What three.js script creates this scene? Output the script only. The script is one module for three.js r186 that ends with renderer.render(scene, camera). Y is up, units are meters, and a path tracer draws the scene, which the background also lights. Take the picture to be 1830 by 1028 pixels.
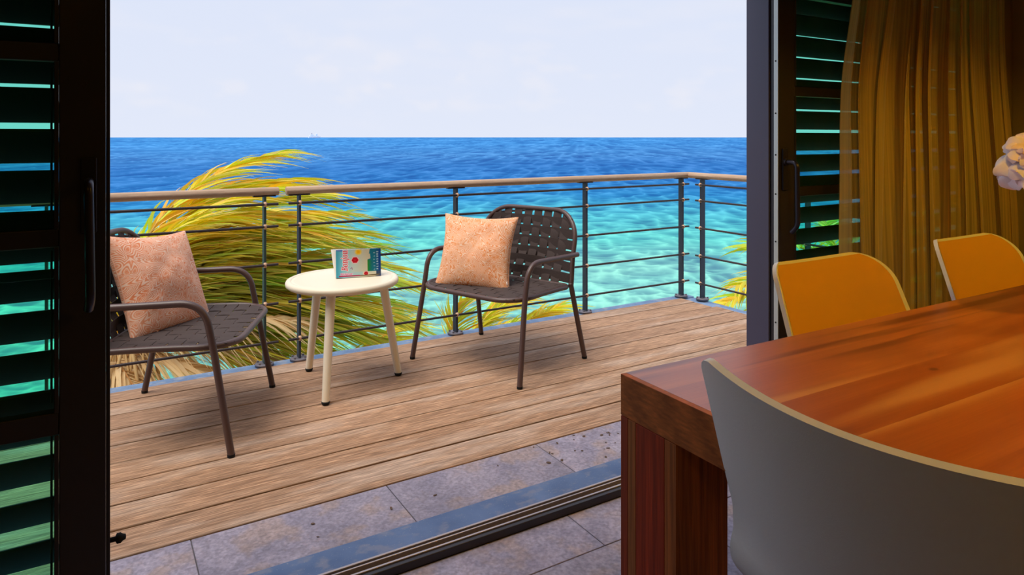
import * as THREE from 'three';
import { RoundedBoxGeometry } from 'three/addons/geometries/RoundedBoxGeometry.js';
import { mergeGeometries, mergeVertices, toCreasedNormals } from 'three/addons/utils/BufferGeometryUtils.js';

// ---------------------------------------------------------------- camera, sky, sun, lamp, exposure
const scene = new THREE.Scene();
const renderer = new THREE.WebGLRenderer({ antialias: true });
renderer.toneMapping = THREE.LinearToneMapping;
renderer.toneMappingExposure = 1.0;
renderer.shadowMap.enabled = true;
renderer.shadowMap.type = THREE.PCFSoftShadowMap;

const EYE = 1.27, FOCAL = 1230, W = 1830, H = 1028;
const YAW = 31.2 * Math.PI / 180;
const camera = new THREE.PerspectiveCamera(2 * Math.atan(H / 2 / FOCAL) * 180 / Math.PI, W / H, 0.05, 60000);
camera.position.set(0, EYE, 0);
camera.lookAt(Math.sin(YAW), EYE, -Math.cos(YAW));
camera.setViewOffset(W, H, 0, H / 2 - 245, W, H);   // shift lens: the horizon sits high in the frame

const sun = new THREE.DirectionalLight(new THREE.Color(1, 0.93, 0.82), 3.4);
sun.position.set(-3.4, 11, -3.6);
sun.target.position.set(1.2, 0, -4.4);
sun.castShadow = true;
sun.shadow.mapSize.set(2048, 2048);
sun.shadow.radius = 75;
Object.assign(sun.shadow.camera, { left: -9, right: 9, top: 9, bottom: -9, near: 0.5, far: 40 });
scene.add(sun, sun.target);

// ---------------------------------------------------------------- small tools
function mulberry(seed) {
  let a = seed >>> 0;
  return () => { a = (a + 0x6d2b79f5) >>> 0; let t = Math.imul(a ^ (a >>> 15), 1 | a); t = (t + Math.imul(t ^ (t >>> 7), 61 | t)) ^ t; return ((t ^ (t >>> 14)) >>> 0) / 4294967296; };
}
const lerp = (a, b, t) => a + (b - a) * t;
const clamp = (x, a, b) => Math.min(b, Math.max(a, x));
const smooth = (a, b, x) => { const t = clamp((x - a) / (b - a), 0, 1); return t * t * (3 - 2 * t); };
const hash2 = (x, y, s) => { let h = Math.imul(x, 374761393) ^ Math.imul(y, 668265263) ^ Math.imul(s, 2147483647 ^ 0x5bd1e995); h = Math.imul(h ^ (h >>> 13), 1274126177); return ((h ^ (h >>> 16)) >>> 0) / 4294967296; };
// value noise; px, py wrap the lattice so that textures repeat without a seam
function vnoise(x, y, s, px = 0, py = 0) {
  let ix = Math.floor(x), iy = Math.floor(y);
  const fx = x - ix, fy = y - iy, u = fx * fx * (3 - 2 * fx), v = fy * fy * (3 - 2 * fy);
  let ix1 = ix + 1, iy1 = iy + 1;
  if (px) { ix = ((ix % px) + px) % px; ix1 = ((ix1 % px) + px) % px; }
  if (py) { iy = ((iy % py) + py) % py; iy1 = ((iy1 % py) + py) % py; }
  return lerp(lerp(hash2(ix, iy, s), hash2(ix1, iy, s), u), lerp(hash2(ix, iy1, s), hash2(ix1, iy1, s), u), v);
}
function fbm(x, y, s, oct = 4, px = 0, py = 0) {
  let a = 0.5, t = 0, n = 0;
  for (let i = 0; i < oct; i++) { t += a * vnoise(x, y, s + i * 17, px, py); n += a; a *= 0.5; x *= 2; y *= 2; px *= 2; py *= 2; }
  return t / n;
}
const lin = (c) => (c <= 0.04045 ? c / 12.92 : Math.pow((c + 0.055) / 1.055, 2.4));
const rgb = (r, g, b) => new THREE.Color(lin(r / 255), lin(g / 255), lin(b / 255));
// a colour map from a function (u, v in 0..1) -> [r, g, b] in sRGB 0..255
function colorTex(w, h, fn) {
  const d = new Uint8Array(w * h * 4);
  for (let y = 0; y < h; y++) for (let x = 0; x < w; x++) {
    const c = fn((x + 0.5) / w, (y + 0.5) / h), o = (y * w + x) * 4;
    d[o] = clamp(c[0], 0, 255); d[o + 1] = clamp(c[1], 0, 255); d[o + 2] = clamp(c[2], 0, 255); d[o + 3] = 255;
  }
  const t = new THREE.DataTexture(d, w, h); t.colorSpace = THREE.SRGBColorSpace; return finish(t);
}
function grayTex(w, h, fn) {
  const d = new Uint8Array(w * h * 4);
  for (let y = 0; y < h; y++) for (let x = 0; x < w; x++) {
    const c = clamp(fn((x + 0.5) / w, (y + 0.5) / h), 0, 1) * 255, o = (y * w + x) * 4;
    d[o] = d[o + 1] = d[o + 2] = c; d[o + 3] = 255;
  }
  return finish(new THREE.DataTexture(d, w, h));
}
function finish(t) {
  t.wrapS = t.wrapT = THREE.RepeatWrapping; t.magFilter = THREE.LinearFilter; t.minFilter = THREE.LinearMipmapLinearFilter;
  t.generateMipmaps = true; t.anisotropy = 8; t.needsUpdate = true; return t;
}
const rep = (t, u, v) => { const c = t.clone(); c.repeat.set(u, v); c.needsUpdate = true; return c; };
const mix3 = (a, b, t) => [lerp(a[0], b[0], t), lerp(a[1], b[1], t), lerp(a[2], b[2], t)];

const used = new Map();
function numbered(name) {
  const n = used.get(name) ?? 0; used.set(name, n + 1);
  return n ? name + '_' + String(n).padStart(3, '0') : name;
}
function mesh(name, geo, mat, parent) {
  const m = new THREE.Mesh(geo, mat); m.name = parent === scene ? numbered(name) : name;
  m.castShadow = m.receiveShadow = true; parent.add(m); return m;
}
const tallies = new WeakMap();
function part(name, geo, mat, parent) {     // a part: numbered within its thing
  const t = tallies.get(parent) ?? {}; tallies.set(parent, t);
  const n = t[name] = (t[name] ?? -1) + 1;
  return mesh(n ? name + '_' + String(n).padStart(3, '0') : name, geo, mat, parent);
}
function subgroup(name, parent) {
  const t = tallies.get(parent) ?? {}; tallies.set(parent, t);
  const n = t[name] = (t[name] ?? -1) + 1, g = new THREE.Group();
  g.name = n ? name + '_' + String(n).padStart(3, '0') : name; parent.add(g); return g;
}
function tag(o, label, category, group) { o.userData.label = label; o.userData.category = category; if (group) o.userData.group = group; return o; }
function thing(name, label, category, pos = [0, 0, 0], turn = 0, group) {
  const g = new THREE.Group(); g.name = numbered(name); g.position.set(...pos); g.rotation.y = turn; scene.add(g);
  return tag(g, label, category, group);
}
function setting(name, label) { const g = new THREE.Group(); g.name = numbered(name); g.userData.kind = 'structure'; if (label) g.userData.label = label; scene.add(g); return g; }
function copyOf(root, label, pos, turn, group) {
  const c = root.clone(); c.name = numbered(root.name.replace(/_\d{3}$/, '')); c.userData = { ...root.userData, label };
  if (group) c.userData.group = group;
  c.position.set(...pos); c.rotation.y = turn; scene.add(c); return c;
}

// uv in metres by the dominant normal; `along` is the axis that runs along u (the grain)
function boxUV(g, along = 'x', du = 0, dv = 0) {
  const p = g.attributes.position, n = g.attributes.normal, uv = new Float32Array(p.count * 2);
  const ax = { x: 0, y: 1, z: 2 }[along], get = (i, k) => (k === 0 ? p.getX(i) : k === 1 ? p.getY(i) : p.getZ(i));
  for (let i = 0; i < p.count; i++) {
    const a = [Math.abs(n.getX(i)), Math.abs(n.getY(i)), Math.abs(n.getZ(i))], d = a[0] > a[1] && a[0] > a[2] ? 0 : a[1] > a[2] ? 1 : 2;
    let k0, k1;
    if (d === ax) { k0 = (ax + 1) % 3; k1 = (ax + 2) % 3; } else { k0 = ax; k1 = 3 - ax - d; }
    uv[i * 2] = get(i, k0) + du; uv[i * 2 + 1] = get(i, k1) + dv + d * 0.37;
  }
  g.setAttribute('uv', new THREE.BufferAttribute(uv, 2)); return g;
}
// a bevelled box, base corner to opposite corner
function box(x0, y0, z0, x1, y1, z1, r = 0.002, along = 'x', du = 0, dv = 0) {
  const w = x1 - x0, h = y1 - y0, d = z1 - z0, rr = Math.min(r, w * 0.45, h * 0.45, d * 0.45);
  const g = rr > 0 ? new RoundedBoxGeometry(w, h, d, 1, rr) : new THREE.BoxGeometry(w, h, d);
  g.translate((x0 + x1) / 2, (y0 + y1) / 2, (z0 + z1) / 2);
  return boxUV(g, along, du, dv);
}
const V = (x, y, z) => new THREE.Vector3(x, y, z);
// a swept round tube through points, ends capped with small domes
function tube(points, r, seg = 40, rad = 10, closed = false) {
  const curve = points.isCurve ? points : new THREE.CatmullRomCurve3(points.map((p) => V(...p)), closed, 'centripetal');
  const t = new THREE.TubeGeometry(curve, seg, r, rad, closed);
  if (closed) return t;
  const parts = [t];
  for (const e of [0, 1]) {
    const d = curve.getTangent(e).multiplyScalar(e ? 1 : -1), s = new THREE.SphereGeometry(r, rad, 4, 0, Math.PI * 2, 0, Math.PI / 2);
    s.scale(1, 0.45, 1); s.applyQuaternion(new THREE.Quaternion().setFromUnitVectors(V(0, 1, 0), d)); s.translate(...curve.getPoint(e).toArray()); parts.push(s);
  }
  return merge(parts);
}
// a bent path of straight runs with rounded corners
function bentPath(pts, radius) {
  const path = new THREE.CurvePath(), P = pts.map((p) => V(...p)), R = Array.isArray(radius) ? radius : P.map(() => radius);
  let from = P[0];
  for (let i = 1; i < P.length - 1; i++) {
    const a = P[i - 1].clone().sub(P[i]), b = P[i + 1].clone().sub(P[i]), r = Math.min(R[i], a.length() * 0.5, b.length() * 0.5);
    const s = P[i].clone().add(a.setLength(r)), e = P[i].clone().add(b.setLength(r));
    path.add(new THREE.LineCurve3(from, s)); path.add(new THREE.QuadraticBezierCurve3(s, P[i].clone(), e)); from = e;
  }
  path.add(new THREE.LineCurve3(from, P[P.length - 1])); path.isCurve = true; return path;
}
function rod(a, b, r, rad = 10, r2 = r) {
  const A = V(...a), B = V(...b), d = B.clone().sub(A), g = new THREE.CylinderGeometry(r2, r, d.length(), rad, 1);
  g.translate(0, d.length() / 2, 0); g.applyQuaternion(new THREE.Quaternion().setFromUnitVectors(V(0, 1, 0), d.normalize())); g.translate(...a); return g;
}
function merge(list) {
  return mergeGeometries(list.map((g) => { const q = g.index ? g.toNonIndexed() : g.clone(); for (const k of Object.keys(q.attributes)) if (!['position', 'normal', 'uv', 'color'].includes(k)) q.deleteAttribute(k); return q; }));
}
// a grid surface from f(i/nu, j/nv) -> [x, y, z]
function grid(nu, nv, f, uvf) {
  const pos = [], uv = [], idx = [];
  for (let j = 0; j <= nv; j++) for (let i = 0; i <= nu; i++) { const a = i / nu, b = j / nv; pos.push(...f(a, b)); uv.push(...(uvf ? uvf(a, b) : [a, b])); }
  for (let j = 0; j < nv; j++) for (let i = 0; i < nu; i++) { const a = j * (nu + 1) + i, b = a + 1, c = a + nu + 1, d = c + 1; idx.push(a, b, d, a, d, c); }
  const g = new THREE.BufferGeometry();
  g.setAttribute('position', new THREE.Float32BufferAttribute(pos, 3)); g.setAttribute('uv', new THREE.Float32BufferAttribute(uv, 2)); g.setIndex(idx); g.computeVertexNormals(); return g;
}
// the same grid with thickness: two skins joined round the rim
function slabGrid(nu, nv, f, th, uvf) {
  const g = grid(nu, nv, f, uvf), P = g.attributes.position, N = g.attributes.normal, n = P.count, pos = [], uv = [], idx = [], U = g.attributes.uv;
  for (const s of [0.5, -0.5]) for (let i = 0; i < n; i++) { pos.push(P.getX(i) + N.getX(i) * th * s, P.getY(i) + N.getY(i) * th * s, P.getZ(i) + N.getZ(i) * th * s); uv.push(U.getX(i), U.getY(i)); }
  for (let k = 0; k < g.index.count; k += 3) { const a = g.index.getX(k), b = g.index.getX(k + 1), c = g.index.getX(k + 2); idx.push(a, b, c, a + n, c + n, b + n); }
  const rim = [];
  for (let i = 0; i < nu; i++) rim.push(i); for (let j = 0; j < nv; j++) rim.push(j * (nu + 1) + nu);
  for (let i = nu; i > 0; i--) rim.push(nv * (nu + 1) + i); for (let j = nv; j > 0; j--) rim.push(j * (nu + 1));
  for (let k = 0; k < rim.length; k++) { const a = rim[k], b = rim[(k + 1) % rim.length]; idx.push(a, a + n, b, b, a + n, b + n); }
  const out = new THREE.BufferGeometry();
  out.setAttribute('position', new THREE.Float32BufferAttribute(pos, 3)); out.setAttribute('uv', new THREE.Float32BufferAttribute(uv, 2)); out.setIndex(idx);
  return toCreasedNormals(out, 0.7);
}

// ---------------------------------------------------------------- the sky: bright tropical haze with a few thin clouds
{
  const w = 1536, h = 768, d = new Float32Array(w * h * 4);
  for (let y = 0; y < h; y++) {
    const el = ((y + 0.5) / h - 0.5) * 180, t = clamp(el / 90, 0, 1);
    const base = [lerp(0.77, 0.60, Math.pow(t, 0.7)), lerp(0.82, 0.70, Math.pow(t, 0.7)), lerp(0.955, 0.93, t)];
    for (let x = 0; x < w; x++) {
      const az = (x + 0.5) / w, o = (y * w + x) * 4;
      let c = 0;
      if (el > 0.3) {
        const streak = fbm(az * 40, el * 0.55 + az * 8, 5, 5, 40, 0), puff = fbm(az * 120, el * 0.8, 9, 4, 120, 0);
        c = smooth(0.5, 0.8, streak) * 0.6 + smooth(0.58, 0.8, puff) * smooth(1, 3, el) * (1 - smooth(5, 12, el)) * 0.9;
      }
      for (let k = 0; k < 3; k++) d[o + k] = base[k] * (1 - 0.05 * c) + c * [0.09, 0.065, 0.035][k];
      d[o + 3] = 1;
    }
  }
  const sky = new THREE.DataTexture(d, w, h, THREE.RGBAFormat, THREE.FloatType);
  sky.mapping = THREE.EquirectangularReflectionMapping; sky.magFilter = THREE.LinearFilter; sky.minFilter = THREE.LinearFilter; sky.wrapS = THREE.RepeatWrapping; sky.needsUpdate = true;
  scene.background = sky;
  scene.environment = sky;
}

// ---------------------------------------------------------------- materials
const std = (o) => new THREE.MeshStandardMaterial(o);
const phys = (o) => new THREE.MeshPhysicalMaterial(o);
const deckTex = colorTex(1024, 512, (u, v) => {
  const streak = fbm(u * 6, v * 90, 11, 4, 6, 90), fine = fbm(u * 40, v * 260, 13, 3, 40, 260), patch = fbm(u * 5, v * 5, 17, 4, 5, 5), speck = vnoise(u * 300, v * 200, 3, 300, 200);
  let c = mix3([118, 84, 60], [212, 174, 142], 0.18 + 0.5 * streak + 0.6 * (fine - 0.5));
  c = mix3(c, [188, 170, 158], smooth(0.45, 0.8, patch) * 0.45);
  const k = 0.74 + 0.52 * fine - (speck > 0.985 ? -0.16 : 0) - (speck < 0.05 ? 0.12 : 0);
  return [c[0] * k, c[1] * k, c[2] * k];
});
const deckBump = grayTex(1024, 512, (u, v) => 0.5 * fbm(u * 10, v * 200, 21, 3, 10, 200) + 0.5 * fbm(u * 60, v * 220, 23, 2, 60, 220));
const deckMats = [[1, 1, 1], [0.93, 0.92, 0.92], [1.05, 1.04, 1.03], [0.97, 0.94, 0.9]].map((c) => std({ map: rep(deckTex, 0.45, 2.2), bumpMap: rep(deckBump, 0.45, 2.2), bumpScale: 0.0012, roughness: 0.82, color: new THREE.Color(...c).multiplyScalar(1.04) }));
const stoneTex = colorTex(1024, 1024, (u, v) => {
  const a = fbm(u * 6, v * 6, 31, 5, 6, 6), b = fbm(u * 24, v * 24, 37, 4, 24, 24), c2 = fbm(u * 120, v * 120, 41, 2, 120, 120);
  let c = mix3([92, 90, 104], [150, 142, 148], a * 0.7 + b * 0.35);
  c = mix3(c, [140, 118, 100], smooth(0.52, 0.75, fbm(u * 10, v * 10, 43, 4, 10, 10)) * 0.5);
  const k = 0.84 + 0.32 * c2; return [c[0] * k, c[1] * k, c[2] * k];
});
const stoneBump = grayTex(512, 512, (u, v) => 0.6 * fbm(u * 30, v * 30, 47, 4, 30, 30) + 0.4 * vnoise(u * 200, v * 200, 49, 200, 200));
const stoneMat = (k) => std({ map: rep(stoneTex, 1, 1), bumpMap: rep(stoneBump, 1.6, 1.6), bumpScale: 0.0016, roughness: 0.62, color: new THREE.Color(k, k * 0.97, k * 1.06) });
const tileMats = [1.42, 1.34, 1.5].map(stoneMat);
const litFloorMats = [1.75, 1.66, 1.85].map(stoneMat);  // threshold stone again, lightened: missing indoor daylight is put into the colour
const wornTex = colorTex(1024, 256, (u, v) => {
  const a = fbm(u * 14, v * 4, 51, 4, 14, 4), w = fbm(u * 30, v * 12, 53, 4, 30, 12);
  let c = mix3([64, 88, 132], [100, 122, 162], a);
  c = mix3(c, [126, 128, 148], smooth(0.5, 0.8, w) * 0.7); const sp = vnoise(u * 400, v * 100, 57, 400, 100); if (sp > 0.93) c = mix3(c, [180, 172, 168], 0.5);
  return c;
});
const blueMat = std({ map: rep(wornTex, 0.8, 3), roughness: 0.6 });
const copingMat = std({ map: rep(wornTex, 0.7, 2), roughness: 0.7, color: new THREE.Color(1.75, 1.7, 1.4) });
const gapMat = std({ color: rgb(18, 11, 8), roughness: 0.95 });
const groutMat = std({ color: rgb(118, 112, 116), roughness: 0.95 });
const darkFrame = phys({ color: rgb(34, 25, 30), roughness: 0.45, clearcoat: 0.15, clearcoatRoughness: 0.4 });
const postFrame = phys({ color: rgb(80, 76, 98), roughness: 0.5 });
const slatMat = std({ color: rgb(52, 50, 58), roughness: 0.5 });
const handleMat = std({ color: rgb(52, 46, 54), roughness: 0.32, metalness: 0.6 });
const rubberMat = std({ color: rgb(12, 11, 13), roughness: 0.9 });
const alu = std({ color: rgb(206, 210, 206), roughness: 0.4, metalness: 0.35 });
const aluWorn = std({ color: rgb(190, 176, 172), roughness: 0.35, metalness: 0.8 });
const trackDark = std({ color: rgb(84, 64, 44), roughness: 0.5, metalness: 0.3 });
const paneMat = phys({ color: new THREE.Color(0.46, 0.93, 0.79), transmission: 1, thickness: 0, roughness: 0, ior: 1.45, specularIntensity: 0.5 });
const plaster = std({ color: rgb(158, 140, 100), roughness: 0.95, bumpMap: rep(stoneBump, 1, 1), bumpScale: 0.0008 });
const steelBlue = std({ color: rgb(52, 60, 76), roughness: 0.55, metalness: 0.2, bumpMap: rep(stoneBump, 8, 8), bumpScale: 0.0006 });
const steelGreen = std({ color: rgb(52, 76, 72), roughness: 0.5, metalness: 0.2 });
const rodMat = std({ color: rgb(62, 52, 54), roughness: 0.5, metalness: 0.3 });
const copper = std({ color: rgb(206, 164, 132), roughness: 0.45, metalness: 0.4 });
const plateMat = std({ color: rgb(128, 122, 130), roughness: 0.5, metalness: 0.5 });
const railTex = colorTex(1024, 128, (u, v) => {
  const s = fbm(u * 12, v * 18, 61, 4, 12, 18), f = fbm(u * 60, v * 40, 63, 3, 60, 40);
  const c = mix3([160, 124, 98], [216, 190, 162], 0.2 + 0.6 * s + 0.3 * (f - 0.5)); return c;
});
const railMat = std({ map: rep(railTex, 0.6, 6), roughness: 0.75 });
const chairTube = phys({ color: rgb(80, 57, 52), roughness: 0.42, clearcoat: 0.2, clearcoatRoughness: 0.4 });
const strapTex = colorTex(128, 128, (u, v) => { const k = 0.85 + 0.15 * Math.sin(v * Math.PI * 2 * 16) + 0.15 * (vnoise(u * 64, v * 64, 5, 64, 64) - 0.5); return [74 * k, 58 * k, 54 * k]; });
const strapMat = std({ map: rep(strapTex, 12, 12), roughness: 0.8 });
const creamMetal = phys({ color: rgb(232, 219, 196), roughness: 0.42 });
const shellMat = phys({ color: rgb(246, 245, 242), roughness: 0.48, bumpMap: rep(stoneBump, 6, 6), bumpScale: 0.0002 });
const innerMat = phys({ color: rgb(232, 172, 58), roughness: 0.5 });
const whiteMetal = std({ color: rgb(225, 222, 216), roughness: 0.4 });
// ---------------------------------------------------------------- the setting: deck, threshold, floor, room shell
const DX0 = -2.7, DX1 = 4.0;
{
  const deck = setting('deck', 'weathered brown timber deck boards running along the house');
  const joints = [-2.386, -2.561, -2.738, -2.912, -3.09, -3.269, -3.449, -3.625, -3.8, -3.952];
  joints.slice(0, -1).forEach((z, i) => part('plank', box(DX0, -0.026, joints[i + 1] + 0.0042, DX1 - (i > 6 ? 0.06 : 0.02) + hash2(i, 3, 7) * 0.015, hash2(i, 1, 2) * 0.0015, z - 0.0042, 0.003, 'x', i * 1.37, i * 0.211), deckMats[(i * 7 + (i >> 1)) % 4], deck));
  part('joist_bed', box(DX0, -0.20, -3.952, DX1 - 0.06, -0.03, -2.39, 0, 'x'), gapMat, deck);
  const edge = setting('deck_edge', 'blue grey painted concrete edge of the deck');
  part('front_coping', box(DX0, -0.22, -4.045, DX1 + 0.1, -0.004, -3.955, 0.006, 'x'), copingMat, edge);
  part('side_coping', box(DX1 - 0.02, -0.22, -3.953, DX1 + 0.1, -0.012, -1.95, 0.006, 'z'), copingMat, edge);
  const ledge = setting('stone_threshold', 'grey stone tiles between deck and sliding door track');
  for (let k = -5; k <= 6; k++) { const x = 0.258 + 0.65 * k; part('tile', box(Math.max(x + 0.0015, DX0), -0.03, -2.383, Math.min(x + 0.6485, DX1 - 0.03), -hash2(k + 9, 1, 4) * 0.0012, -2.107, 0.0015, 'x', k * 0.31, k * 0.57), tileMats[(k + 9) % 3], ledge); }
  part('tile_bed', box(DX0, -0.18, -2.384, DX1 - 0.03, -0.006, -2.0, 0, 'x'), groutMat, ledge);
  const sill = part('painted_sill', box(DX0, -0.02, -2.106, DX1 - 0.03, 0.001, -1.953, 0.002, 'x'), blueMat, ledge);
  sill.userData.label = 'worn blue painted strip beside the door track';

  const rl = mulberry(55), flakes = [];
  for (let i = 0; i < 34; i++) {
    const x = i < 24 ? 1.55 + rl() * 0.5 : 0.4 + rl() * 1.5, z = -2.13 - rl() * 0.24, w = 0.003 + rl() * 0.009, g = new THREE.IcosahedronGeometry(1, 0);
    g.scale(w, 0.0015, w * (0.3 + rl() * 0.5)); g.rotateY(rl() * 6); g.translate(x, 0.0012, z); flakes.push(g);
  }
  const litter = mesh('leaf_litter', merge(flakes), std({ color: rgb(96, 76, 64), roughness: 1 }), scene);
  tag(litter, 'small dark leaf crumbs scattered on the grey stone tiles', 'leaf litter'); litter.userData.kind = 'stuff';

  const track = setting('trim_1', 'low aluminium track of the sliding doors');
  const tx0 = -1.9, tx1 = 4.25;
  part('track_bed', box(tx0, 0.0, -1.953, tx1, 0.012, -1.882, 0.001, 'x'), trackDark, track);
  part('track_rail', box(tx0, 0.012, -1.953, tx1, 0.030, -1.944, 0.0015, 'x'), aluWorn, track);
  part('track_rail', box(tx0, 0.012, -1.936, tx1, 0.028, -1.930, 0.0015, 'x'), aluWorn, track);
  part('track_rail', box(tx0, 0.012, -1.905, tx1, 0.030, -1.897, 0.0015, 'x'), aluWorn, track);
  part('track_lip', box(tx0, 0.0, -1.8965, tx1, 0.026, -1.879, 0.003, 'x'), darkFrame, track);

  const floor = setting('floor', 'blue grey stone floor tiles of the dining room');
  const rows = [[-1.880, -1.682], [-1.679, -1.031], [-1.028, -0.38], [-0.377, 0.271], [0.274, 0.922]];
  rows.forEach(([z0, z1], r) => { for (let k = -6; k <= 4; k++) { const x = 1.356 + 0.65 * k - (r % 2 ? 0.325 : 0); if (x > 4.4) continue; part('tile', box(Math.max(x + 0.0015, -3), -0.03, z0, Math.min(x + 0.6485, 4.42), -hash2(k + 20, r, 4) * 0.001, z1, 0.0015, 'x', k * 0.41 + r * 0.3, k * 0.27 + r * 0.77), litFloorMats[(k + 12 + r) % 3], floor); } });
  part('rear_paving', box(-3, -0.03, 0.925, 4.42, 0, 3.6, 0.002, 'x'), litFloorMats[0], floor);
  part('screed', box(-3, -0.2, -1.953, 4.42, -0.005, 3.6, 0, 'x'), groutMat, floor);

  const front = setting('wall_front');
  part('pier', box(-3.1, 0, -2.06, -1.9, 2.75, -1.86, 0.004), plaster, front);
  part('pier', box(4.25, 0, -2.06, 4.55, 2.75, -1.86, 0.004), plaster, front);
  part('lintel', box(-1.9, 2.36, -2.06, 4.25, 2.75, -1.86, 0.004), plaster, front);
  const wl = setting('wall_left'); part('wall_face', box(-3.2, 0, -1.86, -3.0, 2.75, 3.6, 0.004), plaster, wl);
  const wr = setting('wall_right'); part('wall_face', box(4.42, 0, -1.86, 4.62, 2.75, 3.6, 0.004), plaster, wr);
  const wb = setting('wall_back'); part('wall_face', box(-3.2, 0, 3.6, 4.62, 2.75, 3.8, 0.004), plaster, wb);
  const ce = setting('ceiling'); part('ceiling_slab', box(-3.2, 2.75, -2.06, 4.62, 2.95, 3.8, 0.004), plaster, ce);
}

// ---------------------------------------------------------------- louvred sliding doors
const ZD = -1.925;                       // middle of a door leaf
function slatGeo(len) {                  // one blade, tilted down towards the sea
  const s = new THREE.Shape(); const c = 0.049, t = 0.006;
  s.moveTo(-c, 0); s.quadraticCurveTo(-c, t, -c * 0.7, t * 1.1); s.lineTo(c * 0.7, t * 1.1); s.quadraticCurveTo(c, t, c, 0); s.quadraticCurveTo(c, -t, c * 0.7, -t * 1.1); s.lineTo(-c * 0.7, -t * 1.1); s.quadraticCurveTo(-c, -t, -c, 0);
  const g = new THREE.ExtrudeGeometry(s, { depth: len, bevelEnabled: false, curveSegments: 2 });
  g.rotateY(Math.PI / 2);                // length along x, chord along z
  g.translate(-len / 2, 0, 0); g.rotateX(-0.99); return toCreasedNormals(g, 0.6);
}
function leverHandle(parent, x, z, dir) {  // back plate and a bent grip reaching into the room, then hanging down
  const h = subgroup('handle', parent);
  part('back_plate', box(x - 0.017, 1.045, z, x + 0.017, 1.222, z + 0.008, 0.004), handleMat, h);
  const grip = tube(bentPath([[x, 1.165, z + 0.006], [x, 1.165, z + 0.062], [x + 0.004 * dir, 0.90, z + 0.062], [x, 0.872, z + 0.036]], 0.028), 0.0105, 48, 10);
  part('grip', grip, handleMat, h);
  const c = rod([x, 1.165, z + 0.006], [x, 1.165, z + 0.016], 0.016, 18); part('collar', c, handleMat, h);
}
function doorLeaf(n, x0, x1, handleX, opts = {}) {
  const d = setting('door_' + n, opts.label); const dz = opts.dz ?? 0, z0 = -1.945 + dz, z1 = -1.905 + dz, sw = 0.103, top = 2.34, foot = 0.032;
  const g0 = opts.lipRight ? 0.009 : 0, g1 = opts.lipLeft ? 0.0 : 0;
  part('stile', box(x0 + g1, foot, z0, x0 + sw, top, z1, 0.003, 'y'), darkFrame, d);
  part('stile', box(x1 - sw, foot, z0, x1 - g0, top, z1, 0.003, 'y'), darkFrame, d);
  if (opts.lipRight) part('edge_lip', box(x1 - 0.0085, foot, z0, x1, top, z1 - 0.014, 0.002, 'y'), darkFrame, d);
  if (opts.strip) {
    const s = part('edge_strip', box(x0 - 0.003, foot, z0 + 0.016, x0 + 0.002, top, z1 - 0.003, 0.001, 'y'), alu, d); s.userData.label = 'pale aluminium edge strip with screw holes';
    for (const y of [1.06, 1.225, 1.40, 0.86, 0.52, 1.62]) { const c = new THREE.CylinderGeometry(0.0035, 0.0035, 0.002, 10); c.rotateZ(Math.PI / 2); c.translate(x0 - 0.0035, y - 0.03, z1 - 0.014); part('screw', c, rubberMat, s); }
  }
  const rails = [0.105, 0.606, 1.036, 1.466, 1.896, 2.29], rh = [0.075, 0.026, 0.021, 0.021, 0.021, 0.05], xa = x0 + sw, xb = x1 - sw;
  rails.forEach((y, i) => part('rail', box(xa, y - rh[i], z0 + 0.002, xb, y + rh[i], z1 - 0.002, 0.003, 'x'), darkFrame, d));
  const slat = slatGeo(xb - xa - 0.006);
  for (let c = 0; c < 5; c++) {
    const lo = rails[c] + rh[c], hi = rails[c + 1] - rh[c + 1], n2 = Math.round((hi - lo) / 0.095);
    part('pane', box(xa + 0.001, lo + 0.001, z1 - 0.008, xb - 0.001, hi - 0.001, z1 - 0.003, 0, 'x'), paneMat, d);
    for (const [a, b, e, f] of [[xa, xa + 0.009, lo, hi], [xb - 0.009, xb, lo, hi]]) part('glazing_bead', box(a, e, z1 - 0.0025, b, f, z1 + 0.0015, 0.002, 'y'), darkFrame, d);
    const pitch = (hi - lo) / n2, outer = -1.985;
    for (let k = 0; k <= n2; k++) {
      const s = part('slat', slat, slatMat, d), y = hi - k * pitch + (k === 0 ? -0.004 : k === n2 ? 0.002 : 0);
      s.position.set((xa + xb) / 2, y - 0.003, outer);
    }
    for (const x of [xa + 0.035, xb - 0.016]) part('link_rod', rod([x, lo + 0.012, outer + 0.036], [x, hi - 0.012, outer + 0.036], 0.0028, 6), slatMat, d);
  }
  // outer frame that carries the blades
  for (const [a, b] of [[xa - 0.035, xa], [xb, xb + 0.035]]) part('shutter_stile', box(a, foot, -2.022, b, top, -1.947, 0.002, 'y'), darkFrame, d);
  if (handleX !== undefined) leverHandle(d, handleX, z1, 1);
  return d;
}
doorLeaf(1, -0.87, 0.031, -0.013, { lipRight: true, label: 'dark louvred sliding door leaf left of the opening' });
doorLeaf(2, -1.775, -0.874, undefined, { label: 'dark louvred door leaf beyond the left leaf' });
doorLeaf(3, 2.452, 3.34, 2.486, { strip: true, dz: 0.017, label: 'dark louvred sliding door leaf beside the curtain' });
doorLeaf(4, 3.364, 4.246, undefined, { label: 'dark louvred door leaf behind the curtain' });
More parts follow.
